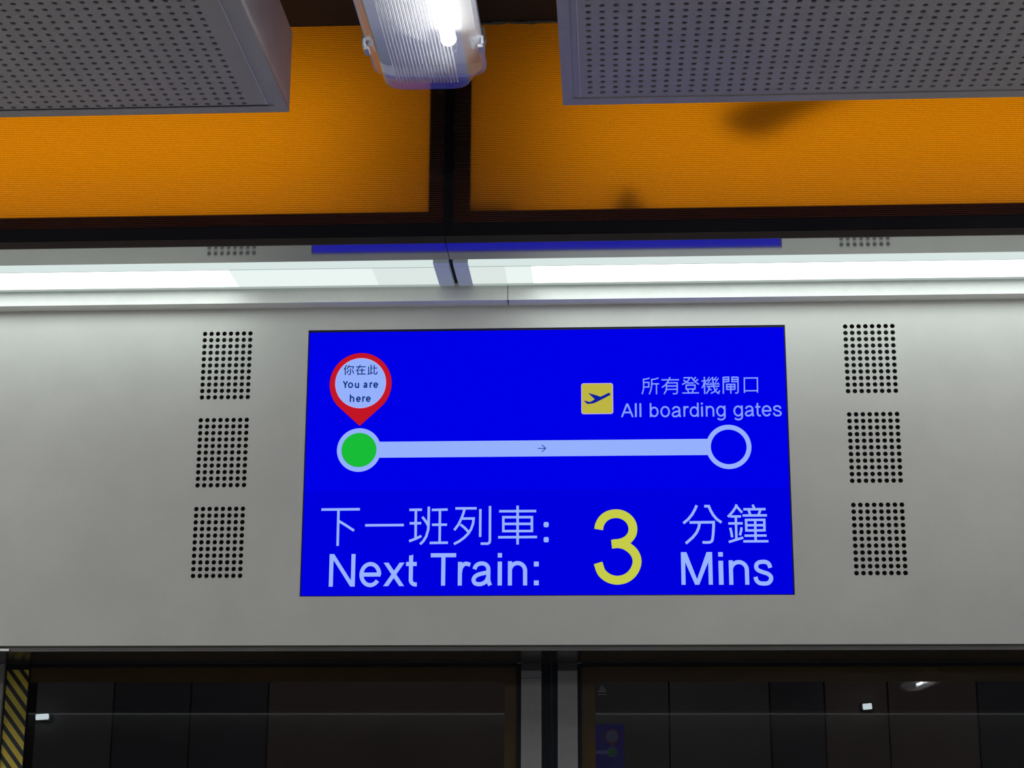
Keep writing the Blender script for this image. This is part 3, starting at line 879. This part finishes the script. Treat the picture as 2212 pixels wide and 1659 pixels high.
# writing
tx_ = MB()
for w, p in STROKES['mid']:
    ribbon(tx_, p, w, L1)
letters(tx_, GLYPHS['mid'], L1, 37)
tx_.build('destination_lettering', M['lilac'], ds)
for nm, sel in (('next_train_lettering', lambda u: u < 2000), ('minutes_lettering', lambda u: u > 2000)):
    tb = MB()
    for w, p in STROKES['big']:
        if sel(p[0][0]):
            ribbon(tb, p, w, L1)
    if nm == 'next_train_lettering':
        for c in MARKS['dots']:
            flat(tb, rrect(c[0], c[1], 53, 56, 34), L1)
    letters(tb, [g for g in GLYPHS['big'] if sel(g[1])], L1, 86)
    tb.build(nm, M['pale_text'], ds)
th = MB()
for w, p in STROKES['three']:
    ribbon(th, smooth(p), w, L1)
th.build('minutes_digit', M['digit'], ds)

# ------------------------------------------------------------------ cove over the header: lip, light strips, polished soffit
SEAM = -0.1870
H0 = 2.774
lip_prof = [(0.0, 2.7375), (-0.0345, 2.7398), (-0.0345, 2.7790), (0.0, 2.7790)]
for i, (a, b) in enumerate(((X_ENDS[0], -0.0788), (-0.0774, X_ENDS[1]))):
    struct(MB().extrude_x(lip_prof, a, b), 'trim_%d' % (i + 1), M['lip'])
struct(MB().box(-0.0792, -0.0770, -0.033, -0.001, 2.7385, 2.7785), 'trim_3', M['black'])
for i, (a, b) in enumerate(((X_ENDS[0], SEAM - 0.0007), (SEAM + 0.0007, X_ENDS[1]))):
    struct(MB().box(a, b, -0.3095, -0.206, H0, H0 + 0.006), 'trim_%d' % (i + 4), M['polished'])
    struct(MB().box(a, b, -0.3125, -0.3095, H0 - 0.0012, 2.7875), 'trim_%d' % (i + 6), M['edge'])
struct(MB().box(X_ENDS[0], X_ENDS[1], -0.206, -0.0345, 2.783, 2.79), 'trim_8', M['cavity'])


def strip_light(x0, x1, e0, e1, label):
    """clear tray with frosted ends; e0, e1: where its seen end is"""
    t = thing('strip_light', ((x0 + x1) / 2, -0.12, 2.783), label, 'light', 'strip lights along the cove')
    z = 2.7690
    DY0, DY1 = -0.1680, -0.0590
    end = 0.031
    if e0 > -2:
        parts = ((x0, x0 + end, 'frost'), (x0 + end, x0 + 0.105, 'diffuser_end'), (x0 + 0.105, x0 + 0.16, 'diffuser_mid'), (x0 + 0.16, x1, 'diffuser'))
    else:
        parts = ((x1 - end, x1, 'frost'), (x1 - 0.16, x1 - end, 'diffuser_end'), (x1 - 0.46, x1 - 0.16, 'diffuser_mid'), (x0, x1 - 0.46, 'diffuser'))
    for a, b, m in parts:
        MB().extrude_x([(DY0, z), (DY1, z), (DY1, z + 0.004), (DY0, z + 0.004)], a, b).build(
            'frosted_end' if m == 'frost' else 'diffuser', M[m], t)
    # flanges of the tray: a bright outer edge, a fine groove, and the greenish inner edge
    la, lb = (x0 + end, x1) if e0 > -2 else (x0, x1 - end)      # lit length
    da, db = (x0, x0 + end) if e0 > -2 else (x1 - end, x1)
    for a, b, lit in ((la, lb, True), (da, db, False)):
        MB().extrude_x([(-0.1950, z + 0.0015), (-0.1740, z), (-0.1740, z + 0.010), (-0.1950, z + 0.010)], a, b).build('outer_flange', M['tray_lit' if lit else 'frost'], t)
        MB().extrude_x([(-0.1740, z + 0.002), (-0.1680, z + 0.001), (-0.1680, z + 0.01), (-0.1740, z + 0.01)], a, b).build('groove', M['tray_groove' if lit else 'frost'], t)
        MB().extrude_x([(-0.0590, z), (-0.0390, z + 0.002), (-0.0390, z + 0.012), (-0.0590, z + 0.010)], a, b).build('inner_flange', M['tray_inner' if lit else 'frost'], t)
    MB().box(x0, x1, -0.195, -0.039, z + 0.0102, z + 0.0138).build('housing', M['housing'], t)
    return t


strip_light(X_ENDS[0], SEAM - 0.0048, -3, 0, 'long white strip light above the header, ending left of the joint')
strip_light(SEAM + 0.0048, X_ENDS[1], -1, 0, 'long white strip light above the header, running right from the joint over the display')

# ------------------------------------------------------------------ amber light boxes
MULL = (-0.1909, -0.1721)


def light_box(x0, x1, lit0, lit1, label, lumps):
    t = thing('light_box', ((x0 + x1) / 2, -0.31, 2.7875), label, 'light box', 'amber light boxes above the cove')
    z0, z1 = 2.8125, 3.2490
    yf = -0.3108
    n = int((z1 - z0) / RIB * 8)
    prof = []
    for i in range(n + 1):
        z = z0 + (z1 - z0) * i / n
        prof.append((yf + 0.00035 * (1 - math.sin(2 * math.pi * (z - 2.7875) / RIB)), z))
    sh = MB()
    v = [(x, y, z) for x in (x0, x1) for y, z in prof]
    sh.add(v, [(i, n + 1 + i, n + 2 + i, i + 1) for i in range(n)])
    sh.build('ribbed_sheet', M['amber'], t, smooth=True)
    fr = MB()
    yb0, yb1 = -0.3099, -0.3005
    fr.box(x0, x1, yb0, yb1, z0 - 0.02, 2.8400)
    fr.box(x0, lit0, yb0, yb1, 2.8400, z1)
    fr.box(lit1, x1, yb0, yb1, 2.8400, z1)
    fr.build('frame', M['frame'], t)
    MB().box(x0, x1, -0.3135, -0.3085, 2.7880, z0 + 0.0008).build('bottom_rail', M['rail'], t)
    bx = MB()
    bx.box(x0, x1, -0.300, -0.085, 2.795, 2.800)
    bx.box(x0, x1, -0.090, -0.080, 2.800, 3.245)
    bx.box(x0, x0 + 0.005, -0.300, -0.085, 2.800, 3.245)
    bx.box(x1 - 0.005, x1, -0.300, -0.085, 2.800, 3.245)
    bx.build('casing', M['inside'], t)
    for kind, pts in lumps:
        lump = MB()
        rnd = random.Random(len(pts))
        cx = sum(p[0] for p in pts) / len(pts)
        cz = sum(p[1] for p in pts) / len(pts)
        rings = []
        near = 0.013 if kind == 'leaf_scrap' else 0.0
        for s, yy in ((0.55, -0.280), (1.0, -0.273), (0.9, -0.262), (0.3, -0.254)):
            rings.append([(cx + (px - cx) * s, yy - near + rnd.uniform(-0.002, 0.002), cz + (pz - cz) * s) for px, pz in pts])
        m = len(pts)
        for r in rings:
            lump.add(r, [])
        for k in range(3):
            lump.f += [(k * m + i, k * m + (i + 1) % m, (k + 1) * m + (i + 1) % m, (k + 1) * m + i) for i in range(m)]
        lump.f += [tuple(range(m - 1, -1, -1)), tuple(range(3 * m, 4 * m))]
        lump.build(kind, M['debris'], t)
    return t


def box_lamp(name, x0, x1, z, h, watts):
    la = bpy.data.lights.new(name, 'AREA')
    la.shape = 'RECTANGLE'
    la.size = x1 - x0
    la.size_y = h
    la.energy = watts
    la.color = BOX_COLOUR
    o = bpy.data.objects.new(name, la)
    COL.objects.link(o)
    o.location = ((x0 + x1) / 2, -0.105, z)
    o.rotation_euler = (math.radians(-90), 0, 0)      # shines towards -Y, at the sheet
    return o


light_box(X_ENDS[0], MULL[0], X_ENDS[0] + 0.04, -0.2222, 'amber backlit ribbed panel on the left of the black mullion', [])
light_box(MULL[1], X_ENDS[1], -0.1372, X_ENDS[1] - 0.04, 'amber backlit ribbed panel on the right of the black mullion, dark leaf shadow in it', [
    ('dead_leaf', [(0.362, 3.030), (0.385, 3.052), (0.43, 3.068), (0.53, 3.075), (0.64, 3.080), (0.60, 3.058), (0.53, 3.030), (0.475, 2.998), (0.43, 2.984), (0.39, 2.994)]),
    ('leaf_scrap', [(0.145, 2.842), (0.158, 2.870), (0.174, 2.902), (0.185, 2.888), (0.205, 2.866), (0.222, 2.842), (0.18, 2.835)]),
    ('leaf_scrap', [(-0.15, 2.842), (-0.14, 2.866), (-0.09, 2.869), (-0.04, 2.864), (-0.02, 2.842), (-0.08, 2.836)])])
box_lamp('left_box_lamp', -2.9, -0.36, 3.02, 0.26, BOX)
box_lamp('right_box_lamp', 0.02, 2.8, 3.02, 0.26, BOX)
struct(MB().box(MULL[0], MULL[1], -0.3140, -0.085, 2.7880, 3.249), 'trim_9', M['rail'])
# lumpy sealant bead along the top of the right sheet
sb = MB()
N = 60
rings = []
for i in range(N + 1):
    x = -0.165 + 0.40 * i / N
    r = 0.0034 + 0.0013 * math.sin(i * 0.9) * math.sin(i * 0.31 + 1)
    zc = 3.2465 + 0.0010 * math.sin(i * 0.53)
    rings.append([(x, -0.3145 + r * math.cos(a), zc + r * math.sin(a)) for a in [2 * math.pi * k / 8 for k in range(8)]])
for r in rings:
    sb.add(r, [])
for i in range(N):
    sb.f += [(i * 8 + k, i * 8 + (k + 1) % 8, (i + 1) * 8 + (k + 1) % 8, (i + 1) * 8 + k) for k in range(8)]
sb.f += [tuple(range(7, -1, -1)), tuple(range(N * 8, N * 8 + 8))]
struct(sb, 'trim_10', M['sealant'])


# ------------------------------------------------------------------ hanging perforated ceiling panels
def ceiling_panel(x0, x1, y1, hx0, hy1, label, rim_x0, rim_x1):
    """box with a perforated underside; x0..x1 its width, y1 its edge nearest the doors; holes from hx0, hy1"""
    Z, top = 2.920, 3.0800
    y0 = y1 - 1.25
    p = 0.02246
    r = 0.0049
    t = thing('ceiling_panel', ((x0 + x1) / 2, (y0 + y1) / 2, Z), label, 'ceiling panel', 'perforated panels hung under the ceiling')
    nx = int((x1 - rim_x1 - 0.02 - hx0) / p) + 1
    ny = int((hy1 - (y0 + 0.055)) / p) + 1
    cx0, cx1 = hx0 - p / 2, hx0 + (nx - 0.5) * p
    cy1, cy0 = hy1 + p / 2, hy1 - (ny - 0.5) * p
    px0, px1, py0, py1 = x0 + rim_x0, x1 - rim_x1, y0 + 0.035, y1 - 0.031
    sheet = perforated(MB(), hx0, nx, hy1 - (ny - 1) * p, ny, p, r, lambda u, v, d: (u, v, Z + 0.0015 + d), 0.003, 16)
    z = Z + 0.0015
    for a, b, c, d in ((px0, px1, cy1, py1), (px0, px1, py0, cy0), (px0, cx0, cy0, cy1), (cx1, px1, cy0, cy1)):
        sheet.quad((a, c, z), (a, d, z), (b, d, z), (b, c, z))
    sheet.quad((px0, py0, z), (px0, py0, z + 0.004), (px0, py1, z + 0.004), (px0, py1, z))
    sheet.quad((px1, py0, z), (px1, py1, z), (px1, py1, z + 0.004), (px1, py0, z + 0.004))
    sheet.build('perforated_sheet', M['panel'], t)
    MB().box(px0, px1, py0, py1, Z + 0.0060, Z + 0.014).build('acoustic_fleece', M['fleece'], t)
    # rim: outer band, a shallow groove beside the sheet
    g = 0.0125
    rim = MB()
    for a, b, c, d in ((x0, x1, py1 + g * 0.35, y1), (x0, x1, y0, py0 - g * 0.35), (x0, px0 - g, py0 - g * 0.35, py1 + g * 0.35), (px1 + g, x1, py0 - g * 0.35, py1 + g * 0.35)):
        rim.box(a, b, c, d, Z, Z + 0.006)
    rim.box(px0 - g, px0, py0 - g * 0.35, py1 + g * 0.35, Z + 0.0028, Z + 0.007)
    rim.box(px1, px1 + g, py0 - g * 0.35, py1 + g * 0.35, Z + 0.0028, Z + 0.007)
    rim.box(px0, px1, py1, py1 + g * 0.35, Z + 0.0028, Z + 0.007)
    rim.box(px0, px1, py0 - g * 0.35, py0, Z + 0.0028, Z + 0.007)
    rim.build('rim', M['rim'], t)
    for xx in (px0, px1):
        MB().box(xx - 0.0006, xx + 0.0006, py0 + 0.01, py1 - 0.004, Z + 0.0004, Z + 0.005).build('edge_highlight', M['bead'], t)  # pale strip paints the light caught on the sheet's edge
    s = MB()
    th = 0.0015
    for a, b, c, d in ((x0, x0 + th, y0, y1), (x1 - th, x1, y0, y1), (x0 + th, x1 - th, y0, y0 + th), (x0 + th, x1 - th, y1 - th, y1)):
        s.box(a, b, c, d, Z + 0.006, top - 0.004)
    s.box(x0, x1, y0, y1, top - 0.004, top)
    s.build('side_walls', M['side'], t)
    for hx in (x0 + 0.2, x1 - 0.2):
        for hy in (y0 + 0.2, y1 - 0.2):
            MB().cylinder((hx, hy, top), (hx, hy, 3.249), 0.005, 10).build('hanger_rod', M['chrome'], t)
    return t


p_ = 0.02246
ceiling_panel(-1.6790, -0.4475, -0.6302, -0.5009 - 50 * p_, -0.6690, 'grey perforated ceiling panel on the left, its pale side face showing', 0.035, 0.0345)
ceiling_panel(0.0555, 1.2870 + 0.45, -0.6375, 0.1055, -0.6873, 'grey perforated ceiling panel on the right, seen from below without its side', 0.0320, 0.035)


# ------------------------------------------------------------------ weatherproof batten lamps
def batten(loc, label):
    """loc: middle of the lens underside's end nearest the doors"""
    cx, ye, zb = loc
    t = thing('batten_lamp', loc, label, 'lamp', 'weatherproof batten lamps under the ceiling')
    length = 1.27
    # lens: rounded tray that widens upwards
    lens = MB()
    lv = [(0.0685, 0.000, 0.030, 0.0000), (0.0715, 0.003, 0.032, 0.0010), (0.0760, 0.008, 0.034, 0.0090), (0.0840, 0.022, 0.038, 0.0250), (0.0945, 0.044, 0.044, 0.0420), (0.0970, 0.052, 0.046, 0.0450)]
    rings = []
    for hw, out, r, dz in lv:
        hl = length / 2 + out
        rings.append([(x, y, zb + dz) for x, y in rrect(cx, ye - length / 2, hw, hl, r, 8)])
    m = len(rings[0])
    for r in rings:
        lens.add(r, [])
    for k in range(len(rings) - 1):
        lens.f += [(k * m + i, k * m + (i + 1) % m, (k + 1) * m + (i + 1) % m, (k + 1) * m + i) for i in range(m)]
    # underside: plain border and a ribbed field
    fx0, fx1, fy1, fy0 = cx - 0.052, cx + 0.056, ye - 0.030, ye - length + 0.03
    base = len(lens.v)
    lens.add([(fx0, fy0, zb), (fx1, fy0, zb), (fx1, fy1, zb), (fx0, fy1, zb)], [])
    q = m // 4
    # ring order: (+x,+y), (-x,+y), (-x,-y), (+x,-y) corners
    cor = [base + 2, base + 3, base + 0, base + 1]
    for s in range(4):
        for i in range(s * q, s * q + q - 1):
            lens.f.append((i, i + 1, cor[s]))
        lens.f.append((s * q + q - 1, (s * q + q) % m, cor[(s + 1) % 4], cor[s]))
    lens_o = lens.build('lens_tray', M['lens'], t)
    for pl_ in lens_o.data.polygons:
        pl_.use_smooth = abs(pl_.normal.z) < 0.9
    nr = 19
    w = (fx1 - fx0) / nr
    clear, ridge = MB(), MB()
    for i in range(nr):
        xa = fx0 + i * w
        p = [(xa + w * q, zb - 0.0020 * e) for q, e in ((0, 0), (0.10, 0.45), (0.30, 0.95), (0.40, 1.0), (0.52, 0.85), (0.60, 0.0), (1.0, 0.0))]
        for k in range(6):
            mb = ridge if k < 5 and k != 2 else clear
            (xl, zl), (xr, zr) = p[k], p[k + 1]
            mb.add([(xl, fy1, zl), (xr, fy1, zr), (xr, fy0, zr), (xl, fy0, zl)], [(0, 1, 2, 3)])
        ridge.add([(x, fy1, z) for x, z in p[:6]], [tuple(range(6))])
    clear.build('lens_window', M['lens'], t)
    ridge.build('lens_ribs', M['ridge'], t)
    # rim gasket, housing, reflector pan
    ga = MB()
    a = rrect(cx, ye - length / 2, 0.0985, length / 2 + 0.0535, 0.047, 8)
    ga.add([(x, y, zb + 0.045) for x, y in a] + [(x, y, zb + 0.052) for x, y in a], [(i, (i + 1) % m, m + (i + 1) % m, m + i) for i in range(m)])
    b = rrect(cx, ye - length / 2, 0.0895, length / 2 + 0.0445, 0.040, 8)
    ga.add([(x, y, zb + 0.045) for x, y in a] + [(x, y, zb + 0.045) for x, y in b], [(i, (i + 1) % m, m + (i + 1) % m, m + i) for i in range(m)])
    ga.build('rim', M['clip'], t)
    ho = MB()
    lv = [(0.0985, 0.0535, 0.047, 0.052), (0.090, 0.045, 0.042, 0.075), (0.075, 0.03, 0.035, 0.098)]
    for hw, out, r, dz in lv:
        ho.add([(x, y, zb + dz) for x, y in rrect(cx, ye - length / 2, hw, length / 2 + out, r, 8)], [])
    for k in range(2):
        ho.f += [(k * m + i, k * m + (i + 1) % m, (k + 1) * m + (i + 1) % m, (k + 1) * m + i) for i in range(m)]
    ho.f.append(tuple(range(2 * m, 3 * m)))
    ho.build('housing', M['housing'], t)
    MB().box(cx - 0.088, cx + 0.088, ye - length - 0.03, ye + 0.038, zb + 0.064, zb + 0.070).build('reflector_pan', M['pan'], t)
    tube = MB()
    tx, tz = cx + 0.0415, zb + 0.046
    tube.cylinder((tx, ye - 0.098, tz), (tx, ye - length + 0.06, tz), 0.013, 20)
    tube.build('fluorescent_tube', M['tube'], t, smooth=False)
    for ya, yb, yc in ((ye - 0.0975, ye - 0.076, ye - 0.066), (ye - length + 0.0595, ye - length + 0.038, ye - length + 0.028)):
        cp = MB().cylinder((tx, ya, tz), (tx, yb, tz), 0.0138, 20)
        cp.box(tx - 0.012, tx + 0.012, min(yb - 0.001, yc), max(yb + 0.001, yc), tz - 0.014, zb + 0.064)
        cp.build('tube_holder', M['pan'], t)
    for s in (-1, 1):
        for yy in (ye - 0.095, ye - 0.62, ye - length + 0.10):
            c = MB()
            xo = cx + s * 0.0975
            c.box(min(xo, xo + s * 0.0045), max(xo, xo + s * 0.0045), yy - 0.016, yy + 0.016, zb + 0.030, zb + 0.062, 0.001)
            c.box(min(xo - s * 0.006, xo + s * 0.003), max(xo - s * 0.006, xo + s * 0.003), yy - 0.012, yy + 0.012, zb + 0.026, zb + 0.0315, 0.0008)
            c.box(min(xo, xo + s * 0.007), max(xo, xo + s * 0.007), yy - 0.008, yy + 0.008, zb + 0.040, zb + 0.050, 0.001)
            c.build('clip', M['clip'], t)
    for yy in (ye - 0.25, ye - length + 0.25):
        MB().cylinder((cx, yy, zb + 0.096), (cx, yy, 3.249), 0.006, 10).build('hanger_rod', M['chrome'], t)
    return t


BL = (-0.1710, -0.8080, 2.8800)
lamp0 = batten(BL, 'clear ribbed batten lamp between the two perforated ceiling panels, its tube glowing')
for i, (x, y) in enumerate(LAMPS):
    c = copy_tree(lamp0, (x, y, 2.88))
    c['label'] = LAMP_LABELS[i]
    for ch in c.children:
        if ch.name.startswith('fluorescent_tube'):
            ch.material_slots[0].link = 'OBJECT'
            ch.material_slots[0].material = M['tube_side'] if y > -3 else M['tube_middle'] if y > -8 else M['tube_far']

# ------------------------------------------------------------------ platform doors
YD = 0.265


def striped(mb, x0, x1, z0, z1, y, period, frac, slope, phase):
    """parallel slanting bands clipped to a rectangle"""
    k = -30
    while k < 60:
        off = z1 + phase - k * period
        k += 1
        poly = [(x0, off), (x1, off - slope * (x1 - x0)), (x1, off - slope * (x1 - x0) - frac * period), (x0, off - frac * period)]
        for lim, keep in ((z1, lambda p: p[1] <= z1), (z0, lambda p: p[1] >= z0)):
            out = []
            for i in range(len(poly)):
                a, b = poly[i], poly[(i + 1) % len(poly)]
                if keep(a):
                    out.append(a)
                if keep(a) != keep(b):
                    t = (lim - a[1]) / (b[1] - a[1])
                    out.append((a[0] + (b[0] - a[0]) * t, lim))
            poly = out
            if len(poly) < 3:
                break
        if len(poly) >= 3:
            mb.add([(px, y, pz) for px, pz in poly], [tuple(range(len(poly)))])
    return mb


def door(name, xs0, xs1, seal, gk, glass, film, far):
    """xs0..xs1 metal stile; seal, gk (gasket), glass, film: X ranges; far: the other end of the leaf"""
    t = thing(name, ((glass[0] + glass[1]) / 2, YD, 0.0), None, None, None, 'structure')
    MB().box(xs0, xs1, YD - 0.012, YD + 0.03, 0.02, 1.9838, 0.0008).build('stile', M['stile'], t)
    MB().box(xs0 + 0.0004, xs1 - 0.0004, YD - 0.0116, YD + 0.03, 1.9838, 2.05).build('stile_shaded_top', M['stile_shaded_top'], t)  # dark tone paints the shade at the head of the stile
    MB().box(seal[0], seal[1], YD + 0.002, YD + 0.026, 0.02, 2.05).build('rubber_seal', M['seal'], t)
    MB().box(gk[0], gk[1], YD - 0.004, YD + 0.02, 0.02, 2.0).build('gasket', M['black'], t)
    MB().box(min(glass[0], far), max(glass[1], far), YD - 0.002, YD + 0.03, 1.9928, 2.05).build('top_rail', M['black'], t)
    MB().box(min(glass[0], far), max(glass[1], far), YD - 0.002, YD + 0.03, 0.02, 0.12).build('bottom_rail', M['stile'], t)
    MB().box(glass[0], glass[1], YD + 0.002, YD + 0.010, 0.12, 1.9928).build('glass_pane', M['glass'], t)
    fb = MB()
    fb.box(glass[0], glass[1], YD + 0.0006, YD + 0.0018, 1.9604, 1.9926)
    fb.box(film[0], film[1], YD + 0.0006, YD + 0.0018, 0.12, 1.9604)
    fb.build('amber_border', M['film'], t)
    return t


d1 = door('door_1', -0.0618, -0.0176, (-0.0176, 0.0036), (-0.0720, -0.0618), (-1.1534, -0.0720), (-0.0984, -0.0720), -1.1534)
d2 = door('door_2', 0.0176, 0.0607, (0.0045, 0.0176), (0.0607, 0.0690), (0.0690, 1.60), (0.0690, 0.0988), 1.60)
MB().box(-0.0612, -0.0182, YD - 0.0138, YD - 0.0118, 1.9635, 1.9665, 0.0005).build('stile_joint', M['stile'], d1)
# warning triangle etched on the right pane
st = MB()


def tri_ring(mb, cx, cz, r, w, y):
    for k in range(3):
        a0, a1 = math.radians(90 + 120 * k), math.radians(210 + 120 * k)
        o0, o1 = (cx + r * math.cos(a0), cz + r * math.sin(a0)), (cx + r * math.cos(a1), cz + r * math.sin(a1))
        i0, i1 = (cx + (r - w) * math.cos(a0), cz + (r - w) * math.sin(a0)), (cx + (r - w) * math.cos(a1), cz + (r - w) * math.sin(a1))
        mb.add([(o0[0], y, o0[1]), (o1[0], y, o1[1]), (i1[0], y, i1[1]), (i0[0], y, i0[1])], [(0, 1, 2, 3)])


tri_ring(st, 0.1144, 1.9440, 0.0100, 0.0022, YD + 0.0012)
tri_ring(st, 0.1144, 1.9435, 0.0052, 0.0018, YD + 0.0012)
st.box(0.1050, 0.1238, YD + 0.001, YD + 0.0016, 1.9325, 1.9338)
tag(st.build('warning_mark', M['sticker'], d2), 'etched warning triangle')

# post with hazard tape at the left of the doors
po = thing('door_post', (-1.19, YD, 0.0), 'metal door post at the lower left, yellow and black hazard tape down its edge', 'post')
MB().box(-1.2900, -1.2072, YD - 0.014, YD + 0.06, 0.0, 2.05, 0.0008).build('post_cover', M['stile'], po)
MB().box(-1.2072, -1.1536, YD - 0.004, YD + 0.06, 0.0, 2.05).build('post_core', M['black'], po)
tp = MB().box(-1.2040, -1.1538, YD - 0.0052, YD - 0.0040, 0.05, 1.9878).build('hazard_tape', M['tape'], po)
striped(MB(), -1.2032, -1.1540, 0.05, 1.9876, YD - 0.0056, 0.0322, 0.56, 1.235, 0.0312).build('yellow_stripes', M['yellow'], tp)

# ------------------------------------------------------------------ beyond the glass: small tunnel lamps
def tunnel_lamp(x, z, w, label):
    t = thing('tunnel_lamp', (x, 4.93, z), label, 'lamp', 'lamps in the tunnel')
    MB().box(x - w / 2 - 0.006, x + w / 2 + 0.006, 4.905, 4.93, z - 0.016, z + 0.020, 0.003).build('housing', M['tunnel'], t)
    MB().cylinder((x - w / 2, 4.890, z), (x + w / 2, 4.890, z + 0.004), 0.014, 14).build('glowing_tube', M['tunnel_glow'], t)
    return t


M['tunnel_fill'] = glow('tunnel_fill_tube', (1.0, 0.95, 0.9), 55.0)  # tube added out of view to lift the dark tunnel wall
tl = thing('tunnel_lamp', (0, 1.6, 3.4), 'long unseen fill tube added high in the tunnel behind the door header', 'lamp', 'lamps in the tunnel')
MB().cylinder((-5.5, 1.6, 3.4), (5.5, 1.6, 3.4), 0.013, 12).build('glowing_tube', M['tunnel_fill'], tl)
MB().box(-5.6, 5.6, 1.55, 1.65, 3.43, 3.48).build('housing', M['housing'], tl)
MB().box(-0.05, 0.05, 1.58, 1.62, 3.48, 3.9).build('bracket', M['housing'], tl)
M['tunnel_glow'] = glow('tunnel_tube', (0.85, 1.0, 0.95), 3.5)
tunnel_lamp(-2.616, 2.191, 0.058, 'small glowing lamp seen through the left door glass, beside the hazard tape')
tunnel_lamp(1.355, 2.240, 0.04, 'small glowing lamp seen through the right door glass, under the amber border')

# ------------------------------------------------------------------ the opposite side of the platform, mirrored in the door glass
YO = -12.69
struct(MB().box(-8, 8, -12.9, YO - 0.04, 2.0, 2.774), 'trim_11', M['opposite'])
struct(MB().box(-8, 8, -12.9, YO - 0.06, 2.80, 3.249), 'trim_12', M['upper'])
struct(MB().box(-8, 8, -12.85, YO - 0.10, 0.0, 2.0), 'trim_13', M['soffit'])
o2 = thing('strip_light', (0, YO, 2.78), 'long white strip light over the opposite platform doors, mirrored in the glass', 'light', 'strip lights along the cove')
MB().box(-7.9, 7.9, YO - 0.03, YO + 0.10, 2.770, 2.776).build('diffuser', M['diffuser_far'], o2)
MB().box(-7.9, 7.9, YO - 0.04, YO + 0.11, 2.776, 2.80).build('housing', M['housing'], o2)
dd = copy_tree(ds, (-0.23, YO - 0.035, 2.40))
dd.rotation_euler = (0, 0, math.pi)
dd['label'] = 'blue train display on the opposite side, mirrored faintly in the right door glass'
